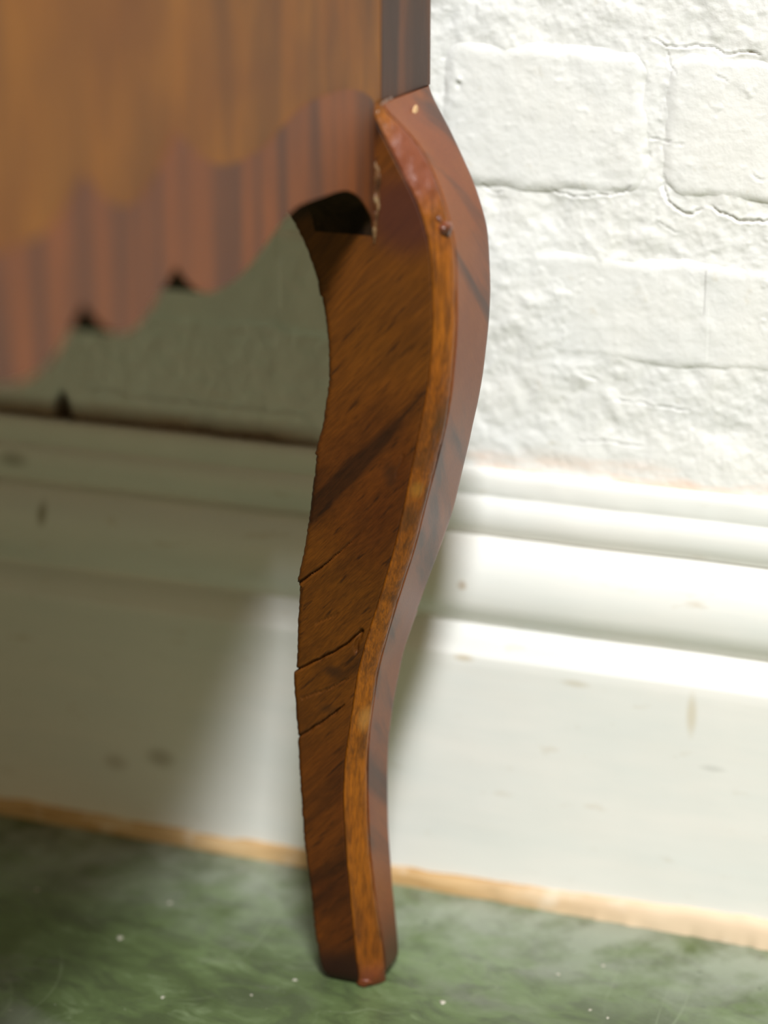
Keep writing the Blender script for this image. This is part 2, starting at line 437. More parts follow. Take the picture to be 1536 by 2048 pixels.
# ------------------------------------------------------------------ brick wall
WY = 0.0200            # mortar plane
CR = {
 'c1': ([(0.0494, 0.3212), (0.0522, 0.3202), (0.0552, 0.3186), (0.0597, 0.3185), (0.0645, 0.319), (0.0708, 0.319), (0.075, 0.317), (0.0836, 0.3181), (0.0904, 0.3169)], .45, 1.0),
 'c2': ([(0.0552, 0.3175), (0.0561, 0.3125), (0.0595, 0.3093)], .35, .8),
 'c3': ([(0.0501, 0.2875), (0.0551, 0.2871), (0.06, 0.2869), (0.0649, 0.2857)], .35, .8),
 'c4': ([(0.0555, 0.2753), (0.0556, 0.2719), (0.0574, 0.2663), (0.0609, 0.2633), (0.0667, 0.2621), (0.0706, 0.2648)], .55, 1.3),
 'c5': ([(0.0718, 0.2658), (0.078, 0.2633), (0.0831, 0.2612), (0.0931, 0.2616), (0.1041, 0.2607)], .55, 1.4),
 'c6': ([(0.0144, 0.2687), (0.0176, 0.2661), (0.0265, 0.2658), (0.0357, 0.2669), (0.0416, 0.2677), (0.0452, 0.2719)], .4, 1.0),
 'c7': ([(-0.0106, 0.2683), (-0.0063, 0.2654), (-0.0019, 0.2651)], .4, .8),
 'c8': ([(0.0396, 0.194), (0.0473, 0.1939), (0.0592, 0.1929), (0.0687, 0.1931)], .4, .8),
 'c9': ([(0.0261, 0.1782), (0.0304, 0.1774), (0.0391, 0.1789), (0.053, 0.1776)], .45, .9),
 'c10': ([(0.0281, 0.2031), (0.035, 0.2007)], .5, .7),
 'c11': ([(0.053, 0.26), (0.0621, 0.2552)], .35, .7),
 'c12': ([(0.0653, 0.2433), (0.0692, 0.2387), (0.07, 0.2329)], .35, .4),
 'c13': ([(0.072, 0.3104), (0.0778, 0.3081)], .4, .6),
 'c14': ([(0.0855, 0.2778), (0.0912, 0.2754)], .45, .6),
 'c15': ([(-0.1748, 0.1779), (-0.1607, 0.1787), (-0.151, 0.1772), (-0.1214, 0.1772), (-0.0964, 0.1768), (-0.072, 0.1769)], .6, 1.6),
 'c16': ([(-0.24, 0.1632), (-0.143, 0.1645), (-0.1113, 0.1650), (-0.05, 0.1648)], 2.0, 5.0),
}
def wall_detail(x, z):
    """relief shared by mortar and bricks, metres outward; includes cracks"""
    wx = x + 0.0011 * fbm(x, z, 260, 31, 3); wz = z + 0.0011 * fbm(x, z, 260, 41, 3)
    h = np.zeros_like(x)
    for k, (pts, w, dep) in CR.items():
        d, p = seg_dist(wx, wz, pts)
        w = w * 1e-3
        taper = np.minimum(1, np.minimum(p, 1 - p) * 6 + 0.25)
        prof = np.clip(1 - d / (w * taper + 1e-6), 0, 1)
        h = h - dep * 1e-3 * prof ** 0.7 * taper
        # lifted lip of paint above the crack
        h = h + 0.00018 * np.exp(-((d - 1.6 * w) / (1.1 * w)) ** 2) * taper
    for (px, pz, r, dep) in ((0.0498, 0.2812, 0.0014, 1.5), (-0.0188, 0.3022, 0.0011, 0.9), (-0.1808, 0.1665, 0.0032, 7.0), (-0.1812, 0.172, 0.0026, 6.0)):
        h = h - dep * 1e-3 * np.exp(-((x - px) ** 2 * 1.6 + (z - pz) ** 2 * 0.7) / r ** 2)
    h = h + 0.0009 * np.exp(-((x + 0.0185) ** 2 + (z - 0.3040) ** 2) / 0.0008 ** 2)
    # small pimples of paint
    sp = vnoise(x, z, 620, 77)
    h = h + 0.00022 * np.clip((sp - 0.36) / 0.12, 0, 1)
    return h
def rough_lumps(x, z):
    a = fbm(x, z, 130, 5, 4, 0.55)
    r = 0.5 - np.abs(fbm(x + 3, z, 90, 15, 3))
    return 0.0008 * a + 0.0006 * (r - 0.35)
def mortar_h(x, z):
    h = 0.0004 + 0.0022 * fbm(x, z, 24, 3, 2) + 1.1 * rough_lumps(x, z) + wall_detail(x, z)
    low = sstep(0.187, 0.173, z)          # smoother plaster just over the baseboard
    return h * (1 - 0.25 * low) + 0.0009 * low
def brick_h(x, z, x0, x1, z0, z1, sd):
    ex = np.minimum(x - x0, x1 - x) + 0.0028 * fbm(x, z, 90, 50, 3)
    ez = np.minimum(z - z0, z1 - z) + 0.0030 * fbm(x, z, 55, 60, 3)
    k = 0.0060
    if x1 - x0 > 0.1: ex = ex + 0.0070 + 0.003 * fbm(x, z, 60, 52, 2)
    e = np.clip(np.minimum(ex, ez), 0, k)
    # rounded corner
    cx = np.clip(k * 1.6 - ex, 0, k * 1.6); cz = np.clip(k * 1.6 - ez, 0, k * 1.6)
    rr = np.clip(k * 1.6 - np.hypot(cx, cz), 0, k) / k
    roll = 1 - (1 - rr) ** 2
    edge = 1 - roll
    body = 0.0010 + 0.0005 * fbm(x + sd, z, 22, 90, 2) + 0.00028 * fbm(x, z, 170, 95, 3)
    rough = rough_lumps(x, z) * (0.10 + 0.9 * edge + 0.5 * np.clip(fbm(x, z, 30, 120, 2) * 2, 0, 1))
    return -0.0015 + (body + 0.0015) * roll + rough + wall_detail(x, z)

def height_grid(name, x0, x1, z0, z1, step, fn, mat, parent, skirt=0.0, origin=None):
    nx = max(3, int(round((x1 - x0) / step)) + 1); nz = max(3, int(round((z1 - z0) / step)) + 1)
    X, Z = np.meshgrid(np.linspace(x0, x1, nx), np.linspace(z0, z1, nz), indexing='ij')
    h = fn(X, Z)
    Y = WY - h
    if skirt:
        Xs = np.pad(X, 1, mode='edge'); Zs = np.pad(Z, 1, mode='edge'); Ys = np.pad(Y, 1, constant_values=WY + skirt)
        X, Y, Z = Xs, Ys, Zs; nx += 2; nz += 2
    V = np.stack([X, Y, Z], -1).reshape(-1, 3)
    return mesh_obj(name, V, grid_faces(nx, nz), mat, parent, origin, smooth=True)

wall = height_grid('wall_back', -0.245, 0.135, 0.150, 0.350, 0.00055, mortar_h, M['wall'], None)
tag(wall, kind='structure', label='white painted brick wall with cracked bumpy mortar joints')
def flat(name, a, b, c, d):
    return mesh_obj(name, [(a, WY + .0005, c), (b, WY + .0005, c), (b, WY + .0005, d), (a, WY + .0005, d)], [(0, 1, 2, 3)], M['wall'], wall)
for q in ((-1.6, -0.2445, 0.0, 1.2), (0.1345, 1.6, 0.0, 1.2), (-0.2445, 0.1345, 0.3495, 1.2), (-0.2445, 0.1345, 0.0, 0.1505)):
    tag(flat('mortar', *q), kind='structure')
wall.data.materials[0] = M['wall']
# solid masonry behind
tag(box('masonry_core', (-1.6, WY + 0.012, -0.02), (1.6, WY + 0.1, 1.2), M['wall'], wall), kind='structure')

PITCHZ = 0.0705
H0 = 0.266                              # underside of the header course
nb = 0
for row in range(-1, 6):
    z0 = H0 + row * PITCHZ; z1 = z0 + 0.0525
    if row == -1: z0, z1 = 0.2055, 0.2480
    if row == -2: z0, z1 = 0.1350, 0.1865
    if z1 < 0.15: continue
    header = row % 2 == 0
    w, g = (0.0775, 0.0035) if header else (0.1635, -0.0020)
    start = -0.0268 if header else 0.0720
    i0 = int((-0.45 - start) / (w + g)) - 1; i1 = int((0.75 - start) / (w + g)) + 1
    for i in range(i0, i1):
        x0 = start + i * (w + g); x1 = x0 + w
        seen = x1 > -0.24 and x0 < 0.13 and z0 < 0.345
        step = 0.00065 if seen else 0.008
        if seen and x1 < -0.03: step = 0.0011
        if not header: x0 += 0.0
        sd = 0.37 * i + 1.9 * row
        o = height_grid('brick', x0, x1, z0, z1, step, lambda X, Z: brick_h(X, Z, x0, x1, z0, z1, sd), M['wall'], wall,
                        skirt=0.008)
        nb += 1

# ------------------------------------------------------------------ baseboard
FY = 0.0035
prof = [(0.0, 0.0), (0.0955, 0.0), (0.0962, -0.0002), (0.0968, -0.0006), (0.1045, -0.0046), (0.1052, -0.0056), (0.1058, -0.0072),
        (0.1066, -0.0074), (0.1078, -0.0066), (0.1105, -0.0040), (0.1135, -0.0023), (0.117, -0.0016), (0.121, -0.0015), (0.125, -0.0019),
        (0.129, -0.0029), (0.1325, -0.0044), (0.1355, -0.0064), (0.1374, -0.0082), (0.1386, -0.0100), (0.1392, -0.0122), (0.1397, -0.0124),
        (0.1403, -0.0112), (0.1425, -0.0092), (0.1455, -0.0082), (0.149, -0.0082), (0.152, -0.0090), (0.1538, -0.0102), (0.1545, -0.0113),
        (0.1551, -0.0111), (0.1570, -0.0108), (0.161, -0.0112), (0.1634, -0.0118), (0.1640, -0.0126), (0.1641, -0.030)]
pr = []
for a, b in zip(prof[:-1], prof[1:]):
    n = max(1, int(math.hypot(b[0] - a[0], b[1] - a[1]) / 0.004))
    for k in range(n): pr.append((a[0] + (b[0] - a[0]) * k / n, a[1] + (b[1] - a[1]) * k / n))
pr.append(prof[-1]); pr = np.array(pr)
xs = np.concatenate([np.linspace(-1.6, -0.31, 20), np.arange(-0.30, 0.17, 0.002), np.linspace(0.18, 1.6, 20)])
X, K = np.meshgrid(xs, np.arange(len(pr)), indexing='ij')
Zb = pr[K, 0] + 0.0; Ob = pr[K, 1] + 0.0
wob = 0.0004 * fbm(X, Zb, 30, 200, 3)
topf = (Zb > 0.15) * 1.0
V = np.stack([X, FY - Ob + wob + topf * 0.0003 * fbm(X, Zb, 150, 210, 2), Zb + 0.0004 * fbm(X, Zb * 0, 18, 205, 3) * (Zb > 0.09)], -1).reshape(-1, 3)
bb = mesh_obj('baseboard_back', V, grid_faces(len(xs), len(pr)), M['base'], None, smooth=True)
tag(bb, kind='structure', label='white painted moulded baseboard, stained in places')

# raw wooden strip at the foot of the baseboard
sp = [(0.0, 0.0000), (0.0022, 0.0001), (0.0040, 0.0005), (0.0054, 0.0013), (0.0060, 0.0024), (0.0063, 0.0040)]
xs2 = np.concatenate([np.linspace(-1.6, -0.31, 20), np.arange(-0.30, 0.17, 0.0012), np.linspace(0.18, 1.6, 20)])
sp = np.array(sp)
X, K = np.meshgrid(xs2, np.arange(len(sp)), indexing='ij')
n1 = fbm(X, K * 0.001, 60, 300, 3)
rag = np.clip((X - 0.0) / 0.05, 0, 1)
V = np.stack([X, sp[K, 1] + 0.0006 * n1 - 0.0011 * rag * (K == 0) * fbm(X, X * 0, 260, 310, 2) + 0.0008 * np.exp(-((X - 0.0045) / 0.0035) ** 2) * (K < 3),
              sp[K, 0] * (1 + 0.25 * n1 + 0.8 * np.clip(X / 0.1, 0, 1))], -1).reshape(-1, 3)
tr = mesh_obj('trim_1', V, grid_faces(len(xs2), len(sp)), M['trim'], None, smooth=True)
tag(tr, kind='structure', label='bare tan wooden strip between baseboard and green floor')

# ------------------------------------------------------------------ cabinet
ROOT = (-0.30, -0.32, 0.0)
cab = bpy.data.objects.new('cabinet', None); COL.objects.link(cab); cab.location = ROOT
tag(cab, 'brown veneered cabinet on a curved cabriole leg, scalloped lower edge, against white wall', 'cabinet')

T = 0.020
YC = -0.3208                      # middle of the side
ZT = 0.76
# lower edge of the side, from the rear leg to the middle (y, z)
edge = [(-0.1066, 0.2735), (-0.1080, 0.2775), (-0.1105, 0.2808), (-0.1150, 0.2848), (-0.1210, 0.2885), (-0.1290, 0.2913), (-0.1382, 0.2923),
        (-0.1480, 0.2926), (-0.1570, 0.2930), (-0.1650, 0.2930), (-0.1726, 0.2916), (-0.1800, 0.2893), (-0.1870, 0.2866), (-0.1930, 0.2845), (-0.2000, 0.2822),
        (-0.2079, 0.2806), (-0.2150, 0.2801), (-0.2215, 0.2802), (-0.2270, 0.2812), (-0.2325, 0.2836), (-0.2375, 0.2868), (-0.2430, 0.2915),
        (-0.2452, 0.2900), (-0.2520, 0.2862), (-0.2580, 0.2832), (-0.2640, 0.2810), (-0.2703, 0.2803), (-0.2760, 0.2812), (-0.2815, 0.2840),
        (-0.2870, 0.2880), (-0.2925, 0.2925), (-0.2950, 0.2905), (-0.3000, 0.2868), (-0.3060, 0.2835), (-0.3130, 0.2812), (YC, 0.2806)]
band = [(-0.1066, 0.3135), (-0.1100, 0.3160), (-0.1160, 0.3183), (-0.1240, 0.3203), (-0.1339, 0.3211), (-0.1440, 0.3213), (-0.1540, 0.3211), (-0.1631, 0.3200), (-0.1705, 0.3182),
        (-0.1770, 0.3161), (-0.1840, 0.3140), (-0.1900, 0.3129), (-0.1969, 0.3122), (-0.2050, 0.3117), (-0.2120, 0.3120), (-0.2187, 0.3134), (-0.2250, 0.3158),
        (-0.2310, 0.3190), (-0.2360, 0.3222), (-0.2415, 0.3252), (-0.2440, 0.3225), (-0.2500, 0.3180), (-0.2560, 0.3145), (-0.2620, 0.3118), (-0.2682, 0.3111),
        (-0.2740, 0.3122), (-0.2800, 0.3152), (-0.2850, 0.3190), (-0.2902, 0.3228), (-0.2930, 0.3205), (-0.2980, 0.3170), (-0.3040, 0.3135), (-0.3110, 0.3118), (YC, 0.3116)]
def smooth_curve(pts, cusps, n=5):
    """Catmull-Rom through pts, sharp at the cusp indices"""
    out = []
    for i in range(len(pts) - 1):
        p1, p2 = pts[i], pts[i + 1]
        p0 = pts[i - 1] if i > 0 and i not in cusps else p1
        p3 = pts[i + 2] if i + 2 < len(pts) and (i + 1) not in cusps else p2
        for k in range(n):
            t = k / n
            out.append(tuple(0.5 * ((2 * b) + (-a + c) * t + (2 * a - 5 * b + 4 * c - d) * t * t + (-a + 3 * b - 3 * c + d) * t ** 3)
                             for a, b, c, d in zip(p0, p1, p2, p3)))
    out.append(pts[-1])
    return out
def mirrored(pts): return pts + [(2 * YC - y, z) for y, z in pts[-2::-1]]
E = mirrored(smooth_curve(edge, {21, 30})); B = mirrored(smooth_curve(band, {19, 28}))

def slab(name, poly, x_out, x_in, mat, parent, bev=0.0004):
    """vertical slab in the yz plane between two x, from a closed polygon"""
    bm = bmesh.new()
    vs = [bm.verts.new((x_out, y, z)) for y, z in poly]
    f = bm.faces.new(vs)
    r = bmesh.ops.extrude_face_region(bm, geom=[f])
    for v in r['geom']:
        if isinstance(v, bmesh.types.BMVert): v.co.x = x_in
    bmesh.ops.recalc_face_normals(bm, faces=bm.faces[:])
    if bev:
        ed = [e for e in bm.edges if all(abs(v.co.x - x_out) < 1e-7 for v in e.verts)]
        bmesh.ops.bevel(bm, geom=ed, offset=bev, segments=2, affect='EDGES', profile=0.5)
    bmesh.ops.triangulate(bm, faces=[f for f in bm.faces if len(f.verts) > 4])
    bm.verts.index_update()
    V = [tuple(v.co) for v in bm.verts]; F = [[v.index for v in f.verts] for f in bm.faces]
    bm.free()
    return mesh_obj(name, V, F, mat, parent, ROOT)

def column_slab(name, ys, lo, hi, x_out, x_in, mat, parent, raw=False):
    """board in the yz plane made of columns between the curves lo(y) and hi(y)"""
    n = len(ys); V = []
    for x in (x_out, x_in):
        for y, a, b in zip(ys, lo, hi): V += [(x, y, a), (x, y, b)]
    F = []; N = 2 * n
    for i in range(n - 1):
        a = 2 * i
        F += [(a, a + 2, a + 3, a + 1), (a + N, a + 1 + N, a + 3 + N, a + 2 + N), (a, a + N, a + 2 + N, a + 2), (a + 1, a + 3, a + 3 + N, a + 1 + N)]
    F += [(0, 1, 1 + N, N), (2 * n - 2, 2 * n - 2 + N, 2 * n - 1 + N, 2 * n - 1)]
    o = mesh_obj(name, V, F, mat, parent, ROOT)
    if raw:                                  # sawn edges and inner face are old unfinished wood, shade put into the colour
        o.data.materials.append(M['raw'])
        for p in o.data.polygons:
            if not (abs(p.normal.x) > 0.9 and p.index % 4 == 0 and p.index < 4 * (n - 1)): p.material_index = 1
    return o
Ea = np.array(E); Ba = np.array(B)
YS = np.unique(np.concatenate([Ea[:, 0], Ba[:, 0]]))[::-1]
ELO = np.interp(-YS, -Ea[:, 0], Ea[:, 1]); BHI = np.interp(-YS, -Ba[:, 0], Ba[:, 1])
def side_board(x_out, x_in):
    eps = 1e-5
    yy = np.concatenate([[-0.1013, -0.1066 + eps], YS, [2 * YC + 0.1066 - eps, 2 * YC + 0.1013]])
    lo = np.concatenate([[0.3133, 0.3133], ELO, [0.3133, 0.3133]])
    return column_slab('side_panel', yy, lo, np.full(len(yy), ZT), x_out, x_in, M['field'], cab, raw=True)
side = side_board(-0.0002, -T)
side2 = side_board(-0.6198, -0.62 + T)
bandp = column_slab('banding', YS, ELO - 0.00002, BHI, 0.0, -0.0006, M['band'], side)
bandp['label'] = 'redder veneer border with vertical grain along the scallops'
column_slab('banding', YS, ELO - 0.00002, BHI, -0.62, -0.6194, M['band'], side2)

# stiles over the legs
def stile(x_sgn, y0, y1):
    a, b = (-0.034, 0.0) if x_sgn > 0 else (-0.62, -0.586)
    return box('corner_stile', (a, y0, 0.3133), (b, y1, ZT), M['stile'], cab, ROOT, bevel=0.0002)
YB0 = -0.0592
stile(1, -0.1013, YB0); stile(-1, -0.1013, YB0)
stile(1, 2 * YC - YB0, 2 * YC + 0.1013); stile(-1, 2 * YC - YB0, 2 * YC + 0.1013)
# front, back, bottom and top of the case
FYC = 2 * YC - YB0
box('back_board', (-0.586, -0.075, 0.315), (-0.034, -0.0625, ZT), M['inside'], cab, ROOT)
box('front_panel', (-0.586, FYC, 0.300), (-0.034, FYC + 0.018, ZT), M['field'], cab, ROOT, bevel=0.0006)
box('bottom_board', (-0.598, FYC + 0.045, 0.318), (-0.0205, -0.076, 0.330), M['raw'], cab, ROOT)
box('top_board', (-0.635, FYC - 0.015, ZT), (0.015, YB0 + 0.005, ZT + 0.022), M['field'], cab, ROOT, bevel=0.004)
gb = box('glue_block', (-0.052, -0.1345, 0.2855), (-0.0205, -0.1085, 0.3178), M['raw'], cab, ROOT, bevel=0.002)

# --- cabriole leg tables: z -> value (metres)
zY = [-.01, 0, .02, .055, .09, .12, .15, .19, .22, .25, .28, .33]
vY = [-.0790, -.0790, -.0815, -.085, -.0875, -.0905, -.0950, -.1010, -.1045, -.1062, -.1066, -.1066]
tXa = [(-.01, -.0174), (0.0047, -0.0177), (0.015, -0.0184), (0.0352, -0.0191), (0.0549, -0.0200), (0.0741, -0.0203), (0.0885, -0.0193), (0.1032, -0.0166), (0.1223, -0.0131),
       (0.136, -0.0090), (0.1515, -0.0035), (0.1703, 0.0028), (0.1884, 0.0076), (0.2075, 0.0120), (0.2229, 0.0157), (0.2392, 0.0180), (0.252, 0.0186),
       (0.2716, 0.0176), (0.2834, 0.0141), (0.2913, 0.0097), (0.3000, 0.0048), (0.3054, 0.0020), (0.3095, -0.0003), (0.3133, -0.0022)]
tC = [(-.01, .0076), (0.0022, 0.0076), (0.0125, 0.0078), (0.0229, 0.0074), (0.0332, 0.0068), (0.0531, 0.0064), (0.0723, 0.0066), (0.0868, 0.0063), (0.1018, 0.0055),
      (0.121, 0.0054), (0.1347, 0.0054), (0.1503, 0.0051), (0.1691, 0.0053), (0.1874, 0.0055), (0.2004, 0.0062), (0.2133, 0.0066), (0.2248, 0.0062),
      (0.2387, 0.0059), (0.2523, 0.0058), (0.2683, 0.006), (0.2812, 0.0062), (0.2888, 0.0069), (0.2966, 0.0074), (0.3016, 0.0070), (0.3074, 0.0050), (0.3110, 0.0030), (0.3133, 0.0024)]
tYb = [(-.01, -.0585), (0.01, -.0587), (0.03, -.0594), (.06, -.0598), (.09, -.0604), (.12, -.0593), (.14, -.0570), (.16, -.0562), (.176, -.0567), (.19, -.0599), (.204, -.0633),
       (.2166, -.0655), (.231, -.0665), (.25, -.0666), (.2703, -.0682), (.284, -.0700), (.2976, -.0705), (.3033, -.0690), (.307, -.0660), (.3104, -.0625), (.3133, -.0595)]
tXl = [(-.01, -.0318), (0.0038, -0.0321), (0.012, -0.0331), (0.0322, -0.0342), (0.052, -0.0356), (0.0714, -0.0361), (0.0904, -0.0365), (0.1095, -0.0362), (0.1227, -0.0352),
       (0.138, -0.0335), (0.1549, -0.0315), (0.1844, -0.0252), (0.2021, -0.022), (0.2109, -0.0196), (0.2262, -0.0168), (0.236, -0.0167), (0.2441, -0.0171),
       (0.2536, -0.0186), (0.2605, -0.0205), (0.2674, -0.0234), (0.2735, -0.0263), (0.278, -0.0291), (0.29, -0.038), (.30, -.045), (0.3133, -0.050)]
def tab(tb, z, sm=0.003):
    a = np.array(tb)
    z = np.asarray(z, dtype=float)
    s = 0; w = 0
    for o, q in ((-1, .25), (-.5, .5), (0, 1), (.5, .5), (1, .25)):
        s = s + q * np.interp(z + o * sm, a[:, 0], a[:, 1]); w += q
    return s / w
fXa = lambda z: tab(tXa, z, 0.006); fC = lambda z: tab(tC, z, 0.004); fYb = lambda z: tab(tYb, z, 0.006)
fXl = lambda z: tab(tXl, z, 0.004); fYf = lambda z: tab(list(zip(zY, vY)), z, 0.01)
CK = [([(-0.0328, 0.1528), (-0.0263, 0.1578), (-0.0197, 0.1637), (-0.0122, 0.171), (-0.0067, 0.1761)], .50, 1.8, 1),
      ([(-0.0366, 0.1198), (-0.0259, 0.1264), (-0.0165, 0.1331), (-0.0104, 0.1391)], .50, 1.6, 0),
      ([(-0.0104, 0.1391), (-0.0121, 0.1346), (-0.0129, 0.1306)], .9, 1.2, 0),
      ([(-0.0374, 0.0940), (-0.0273, 0.1018), (-0.0178, 0.1105)], .45, 1.3, 0),
      ([(-0.0264, 0.1396), (-0.018, 0.1447)], .3, 0.5, 0),
      ([(-0.0242, 0.1978), (-0.0188, 0.2033)], .28, 0.5, 1),
      ([(-0.0336, 0.1105), (-0.0220, 0.1165), (-0.0155, 0.1215)], .35, 0.6, 0),
      ([(0.0076, 0.2035), (0.0066, 0.2005), (0.0045, 0.1960)], .4, 0.5, 0),
      ([(-0.0200, 0.2536), (-0.016, 0.2562)], .35, 0.5, 0)]
def leg_parts(parent):
    zs = np.concatenate([np.arange(0.0, 0.3133, 0.0006), [0.3133]])
    nz = len(zs)
    Xa, Cc, Yb, Xl, Yf = fXa(zs), fC(zs), fYb(zs), fXl(zs), fYf(zs)
    # worn foot: rounded in at the bottom
    rnd = 0.0042 * (1 - np.sqrt(np.clip(1 - (np.clip(0.006 - zs, 0, 0.006) / 0.006) ** 2, 0, 1)))
    # chipped veneer along the inner edge: small steps
    jag = np.zeros(nz)
    for z0, amp, L in ((0.1530, .0010, .012), (0.2000, .0007, .010), (0.2530, .0008, .006)):
        d = zs - z0
        jag += np.where((d >= 0) & (d < L), amp * (1 - d / L), 0)
    d = 0.1195 - zs
    jag += np.where((d >= 0) & (d < 0.022), .0009 * (1 - d / .022), 0)
    d = 0.2450 - zs
    jag += 0.00018 * vnoise(zs, zs * 0, 900, 3) * 2 + 0.0003 * vnoise(zs, zs * 0, 220, 4)
    XlL = Xl - jag + rnd * 1.1
    ins = 0.0009
    nf = 84
    rings = []
    for k in range(nz):
        z = zs[k]
        a, b = XlL[k], Xa[k] + 0.0003
        u = np.linspace(0, 1, nf)
        xx = a + (b - a) * u
        yy = np.full(nf, Yf[k])
        # gentle rounding at the inner edge, cracks as grooves
        e = (xx - a)
        yy = yy + 0.0014 * np.clip(1 - e / 0.0018, 0, 1) ** 2
        yy = yy + rnd[k] * 0.7
        rings.append((xx, yy))
    XX = np.array([r[0] for r in rings]); YY = np.array([r[1] for r in rings]); ZZ = np.repeat(zs[:, None], nf, 1)
    wx = XX + 0.0005 * fbm(XX, ZZ, 300, 501, 2); wz = ZZ + 0.0005 * fbm(XX, ZZ, 300, 502, 2)
    for pts, w, dep, one in CK:
        d, p = seg_dist(wx, wz, pts)
        tp = (1 - p) if one else np.minimum(1, (1 - p) * 5 + 0.3)
        w = w * 1e-3 * (0.25 + 0.75 * tp)
        YY = YY + dep * 1e-3 * np.clip(1.2 - d / w, 0, 1) * np.clip(tp + 0.2, 0, 1)
    YY = YY + 0.00022 * fbm(XX, ZZ, 60, 510, 3)
    # a shallow seam next to the edge strip
    seam = np.clip(1 - (Xa[:, None] + 0.0003 - XX) / 0.0005, 0, 1)
    YY = YY + 0.0007 * seam
    # the rest of the section: under the strip, outer face, back, inner face
    tail = []
    xr = Xa + Cc
    for k in range(nz):
        c = Cc[k]
        r = rnd[k]
        P = [(Xa[k] + ins * 0.6, Yf[k] + ins), (xr[k] - ins, Yf[k] + c - ins * 0.3), (xr[k] - 0.0006 - r, Yf[k] + c + 0.0006),
             (xr[k] - 0.0006 - r, Yb[k] - 0.0015 - r), (xr[k] - 0.0020 - r, Yb[k] - 0.0002 - r), (XlL[k] + 0.003, Yb[k] - r), (XlL[k] + 0.0004, Yb[k] - 0.002 - r),
             (XlL[k] + 0.0001, Yf[k] + 0.004)]
        tail.append(P)
    tail = np.array(tail)
    AX = np.concatenate([XX, tail[:, :, 0]], 1); AY = np.concatenate([YY, tail[:, :, 1]], 1)
    n = AX.shape[1]
    AZ = np.repeat(zs[:, None], n, 1)
    # uneven worn underside
    AZ[0] += 0.0006 + 0.0008 * np.abs(vnoise(AX[0], AY[0], 160, 9)) * 2
    V = np.stack([AX.T, AY.T, AZ.T], -1).reshape(-1, 3)     # index [ring point][z]
    F = grid_faces(n, nz, loop_u=True)
    V = np.vstack([V, [AX[0].mean(), AY[0].mean(), 0.0004], [AX[-1].mean(), AY[-1].mean(), 0.3133]])
    cb, ct = len(V) - 2, len(V) - 1
    faces = [tuple(f) for f in F.tolist()]
    for i in range(n):
        j = (i + 1) % n
        faces.append((j * nz, i * nz, cb)); faces.append((i * nz + nz - 1, j * nz + nz - 1, ct))
    leg = mesh_obj('leg', V, faces, M['leg_front'], parent, ROOT, smooth=True)
    # hard edges where the section turns
    # --- edge strip: rounded band between the two faces
    m = 14
    rows = []
    for k in range(nz):
        z = zs[k]; c = Cc[k]
        p0 = np.array([Xa[k] + 0.0001, Yf[k] + 0.0001]); p1 = np.array([xr[k] - 0.0001, Yf[k] + c])
        nrm = np.array([0.7071, -0.7071])
        bulge = 0.10 * c + 0.0003
        toe = 0.0012 * math.exp(-((z - 0.0035) / 0.0035) ** 2)
        pts = []
        for i in range(m):
            s = i / (m - 1)
            q = p0 + (p1 - p0) * s
            o = (bulge) * (1 - (2 * s - 1) ** 2) ** 0.6 + toe * math.sin(math.pi * s)
            pts.append(q + nrm * o)
        pts.append(p1 + np.array([-0.0013, 0.0002])); pts.append(p0 + np.array([0.0010, 0.0016]))
        rows.append(pts)
    S = np.array(rows)                                     # [z][i][2]
    Zs = np.repeat(zs[:, None], m + 2, 1)
    lump = 0.00030 * fbm(S[:, :, 0] * 1.0 + S[:, :, 1], Zs, 130, 610, 3)
    top = sstep(0.262, 0.285, Zs)
    lump = lump + top * 0.00045 * fbm(S[:, :, 0] + S[:, :, 1], Zs, 260, 620, 3)
    inner = (np.arange(m + 2)[None, :] < m) & (np.arange(m + 2)[None, :] > 0)
    S[:, :, 0] += 0.7 * lump * inner; S[:, :, 1] -= 0.7 * lump * inner
    Zs[0] += 0.0002
    V = np.stack([S[:, :, 0].T, S[:, :, 1].T, Zs.T], -1).reshape(-1, 3)
    F = grid_faces(m + 2, nz, loop_u=True)
    faces = [tuple(f) for f in F.tolist()]
    faces.append(tuple(i * nz for i in range(m + 2))[::-1]); faces.append(tuple(i * nz + nz - 1 for i in range(m + 2)))
    st = mesh_obj('edge_strip', V, faces, M['strip'], leg, ROOT, smooth=True)
    st['label'] = 'rounded golden amber strip down the front corner'
    # --- outer veneer sheet
    mm = 22
    V = []
    for i in range(mm):
        s = i / (mm - 1)
        for k in range(nz):
            y0 = Yf[k] + Cc[k] + 0.0002; y1 = Yb[k]
            nick = 0.0
            if 0.118 < zs[k] < 0.135: nick = 0.0012 * (zs[k] - 0.118) / 0.017 * -1
            y = y0 + (y1 - y0 - nick) * s
            x = xr[k] - rnd[k] - 0.0010 * max(0, (s - 0.92) / 0.08) ** 2
            V.append((x, y, zs[k] + (0.0004 if k == 0 else 0)))
    V = np.array(V)
    V[:, 0] += 0.00012 * fbm(V[:, 1], V[:, 2], 60, 700, 2)
    W = V.copy(); W[:, 0] -= 0.0009
    N = len(V)
    F = grid_faces(mm, nz)
    faces = [tuple(f) for f in F.tolist()] + [tuple(q + N for q in f[::-1]) for f in F.tolist()]
    for k in range(nz - 1):
        a = k; b = (mm - 1) * nz + k
        faces.append((a, a + 1, a + 1 + N, a + N)); faces.append((b + 1, b, b + N, b + 1 + N))
    for i in range(mm - 1):
        a = i * nz; b = i * nz + nz - 1
        faces.append((a + nz, a, a + N, a + nz + N)); faces.append((b, b + nz, b + nz + N, b + N))
    ov = mesh_obj('outer_veneer', np.vstack([V, W]), faces, M['leg_outer'], leg, ROOT)
    ov.data.polygons.foreach_set('use_smooth', np.array([i < len(F) * 2 for i in range(len(ov.data.polygons))]))
